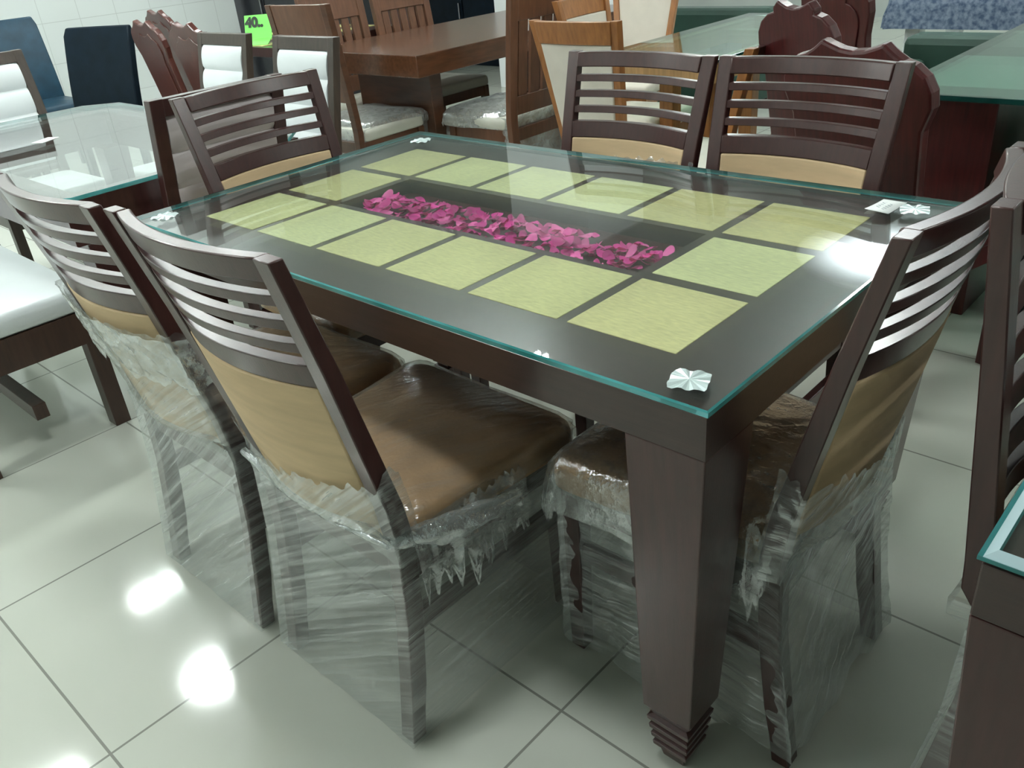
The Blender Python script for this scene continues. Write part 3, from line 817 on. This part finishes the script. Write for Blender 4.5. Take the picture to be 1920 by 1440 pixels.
def squarechair():
    t = thing('dining_chair', 'brown chair with three small square holes in its back, left of the thick table', 'chair', (-2.48, 1.53, 0), .05)
    d = .45; w = .46; H = 1.05
    yf, hf = posts(t, w, d, H, M['brown'], .07, .04, .034, .02)
    base(t, w, d, M['brown'], M['offwhite'], .46)
    link('back_board', mesh('back_board', *bowed(lambda z: -hf(z)+.039, lambda z: hf(z)-.039, .87, H-.002, lambda x, z: yf(z)+.004, .026), M['slatwood'], 30), t, .003)
    for z0, z1 in ((.70, .755),):
        for k in range(4): 
            x = -.186+.124*k; box('back_board', (x-.036, x+.036, yf(.75)+.004, yf(.75)+.03, .825, .87), M['slatwood'], t, 0)
    link('back_board', mesh('back_board', *bowed(lambda z: -hf(z)+.039, lambda z: hf(z)-.039, .60, .825, lambda x, z: yf(z)+.004, .026), M['slatwood'], 30), t, .003)
    skirt_film(t, 51, M['filmdense']); seat_film(t, 52, M['filmwhite'], .05, .006, .0)
squarechair()

# olive-tiled table with sign
ot = thing('dining_table', 'table with olive tiles far back, beneath the lime green sign', 'dining table', (-3.75, 2.15, 0))
box('table_top', (-.42, .42, -.50, .45, .72, .775), M['dark'], ot)
for i in range(3):
    for j in range(3):
        box('tile_inlay', (-.38+.255*i, -.27+.255*i, -.48+.30*j, -.21+.30*j, .775, .778), M['olive'], ot, 0)
for sx in (-1, 1):
    for sy in (-1, 1): box('leg', (*sorted((sx*.40, sx*.34)), *sorted((sy*.40, sy*.33)), 0, .72), M['dark'], ot)
sg = thing('price_sign', 'lime green folded card sign reading 40 on the olive tiled table', 'sign', (-3.66, 1.75, .780), .62)
V = [(-.085, 0, .03), (.085, 0, .03), (.085, .05, .155), (-.085, .05, .155), (.085, -.09, 0), (-.085, -.09, 0)]
cs = link('card', mesh('card', V, [(0, 1, 2, 3), (5, 4, 1, 0)], M['green'], recalc=False), sg); s_ = cs.modifiers.new('t', 'SOLIDIFY'); s_.thickness = .003
tx = bpy.data.curves.new('digits', 'FONT'); tx.body = '40..'; tx.size = .078; tx.extrude = .0005; tx.offset = .0045; tx.materials.append(M['blackink'])
to = bpy.data.objects.new('printed_digits', tx); C.objects.link(to); to.parent = sg; to.location = (-.08, .022, .088); to.rotation_euler = (math.atan2(.125, .05), 0, 0)
dg = bpy.context.evaluated_depsgraph_get(); tm = bpy.data.meshes.new_from_object(to.evaluated_get(dg))
t2 = link('printed_digits', tm, sg, 0, (-.078, .0225, .092), (math.atan2(.125, .05), 0, 0)); bpy.data.objects.remove(to); t2.name = 'printed_digits'

# dark furniture at the back
def cabinet(label, b, mat, cat='cabinet', doors=2, name='cabinet'):
    x0, x1, y0, y1, z0, z1 = b
    t = thing(name, label, cat, ((x0+x1)/2, (y0+y1)/2, z0)); w, d, h = (x1-x0)/2, (y1-y0)/2, z1-z0
    box('body', (-w, w, -d, d, 0, h), mat, t, .01)
    for k in range(doors):
        a = -w+.02+(2*w-.04)*k/doors; c = -w+.02+(2*w-.04)*(k+1)/doors
        dr = box('door', (a+.008, c-.008, -d-.018, -d-.001, .06, h-.06), mat, t, .004)
        box('handle', (c-.05, c-.035, -d-.035, -d-.018, h*.45, h*.6), M['metal'], dr, .002)
    return t
cabinet('tall black wrapped cabinet at the end of the tiled wall', (-6.9, -5.0, 3.3, 3.8, 0, 1.5), M['black'])
cabinet('dark carved cabinet behind the brown upright slat chairs', (-7.6, -6.2, 5.2, 5.7, 0, 1.4), M['mahog'])
cabinet('dark navy wrapped cabinet left of the white pillar', (-6.1, -4.9, 5.3, 5.8, 0, 1.0), M['navy'])
pillar(-4.25, -3.32, 4.45, 5.3)

# right glass table on mahogany pedestal
pt = thing('dining_table', 'table of green tinted glass on mahogany box pedestals at the upper right', 'dining table', (1.05, 1.85, 0))
for x0, x1 in ((-.80, -.54), (.3, .7)):
    link('pedestal', mesh('pedestal', *post([(x0+.04, x1-.0, -.17, .2, 0), (x0, x1, -.20, .25, .74)]), M['mahog']), pt, .004)
box('pedestal_cap', (-.80, .8, -.24, .3, .74, .765), M['greygreen'], pt, .002)
g5 = thing('glass_tabletop', 'green tinted glass sheet on the mahogany pedestals at the upper right', 'glass table top', (1.05, 1.85, .7655))
glass_slab('glass_sheet', rect(-.80, .9, -.455, 1.0), 0, .015, M['greenglass'], M['edgedark'], g5, .002)
# black angular chair leg/box under the glass
kb = cabinet('black low cabinet beneath the upper right glass table', (.62, 1.2, 1.72, 2.1, 0, .60), M['black'], doors=1)
# cloth covered table behind
ct = thing('dining_table', 'table under a blue grey patterned cloth at the top right corner', 'dining table', (.1, 4.3, 0))
for sx in (-1, 1):
    for sy in (-1, 1): box('leg', (*sorted((sx*.7, sx*.62)), *sorted((sy*.38, sy*.30)), 0, .74), M['white'], ct)
box('table_top', (-.74, .74, -.42, .42, .74, .77), M['white'], ct)
mt, nd, ln, bs = nmat('blue grey patterned cloth')
vo = nd.new('ShaderNodeTexVoronoi'); vo.inputs['Scale'].default_value = 28; tcx = nd.new('ShaderNodeTexCoord'); ln.new(tcx.outputs['Object'], vo.inputs['Vector'])
nzz = nd.new('ShaderNodeTexNoise'); nzz.inputs['Scale'].default_value = 40; ln.new(tcx.outputs['Object'], nzz.inputs['Vector'])
rr = ramp(nd, [(.35, (.05, .085, .15)), (.65, (.20, .25, .33))]); ln.new(nzz.outputs[0], rr.inputs[0]); ln.new(rr.outputs[0], bs.inputs['Base Color']); bs.inputs['Roughness'].default_value = .8
M['cloth'] = mt
cl = thing('tablecloth', 'blue grey patterned cloth hanging over the table at the top right corner', 'tablecloth', (.1, 4.3, .7705))
R = []
for k, (sc, z) in enumerate([(1.0, -.16), (.995, -.1), (.985, -.04), (.98, 0.0), (.97, .008), (.5, .008)]):
    P = rrect(.80*sc, .80*sc, -.48*sc, .48*sc, .04, 5); n = len(P)
    R.append([(x*(1+.018*math.sin(i*2.1)*(k < 2)), y*(1+.03*math.sin(i*1.7)*(k < 2)), z) for i, (x, y) in enumerate(P)])
Vc, Fc = loft(R, cap=False); Fc.append(tuple(range(len(Vc)-n, len(Vc))))
link('cloth', mesh('cloth', Vc, Fc, M['cloth'], 60), cl)
# green sofa behind the right glass table
def sofa(label, x, y, w):
    sf = thing('sofa', label, 'sofa', (x, y, 0))
    box('sofa_base', (-w, w, -.36, .36, .05, .30), M['greencloth'], sf, .02)
    box('seat_cushion', (-w+.15, w-.15, -.38, .18, .302, .44), M['greencloth'], sf, .03)
    box('backrest', (-w, w, .19, .38, .302, .64), M['greencloth'], sf, .04)
    for s in (-1, 1):
        box('armrest', (*sorted((s*w, s*(w-.14))), -.36, .18, .302, .54), M['greencloth'], sf, .03)
        for k in (-.3, .3): box('foot', (s*(w-.06)-.025, s*(w-.06)+.025, k-.025, k+.025, 0, .05), M['dark'], sf, 0)
sofa('dark green sofa seen through the upper right green glass top', .30, 3.2, .72)
sofa('dark green sofa beyond the light oak table with green glass', -2.30, 4.25, .62)
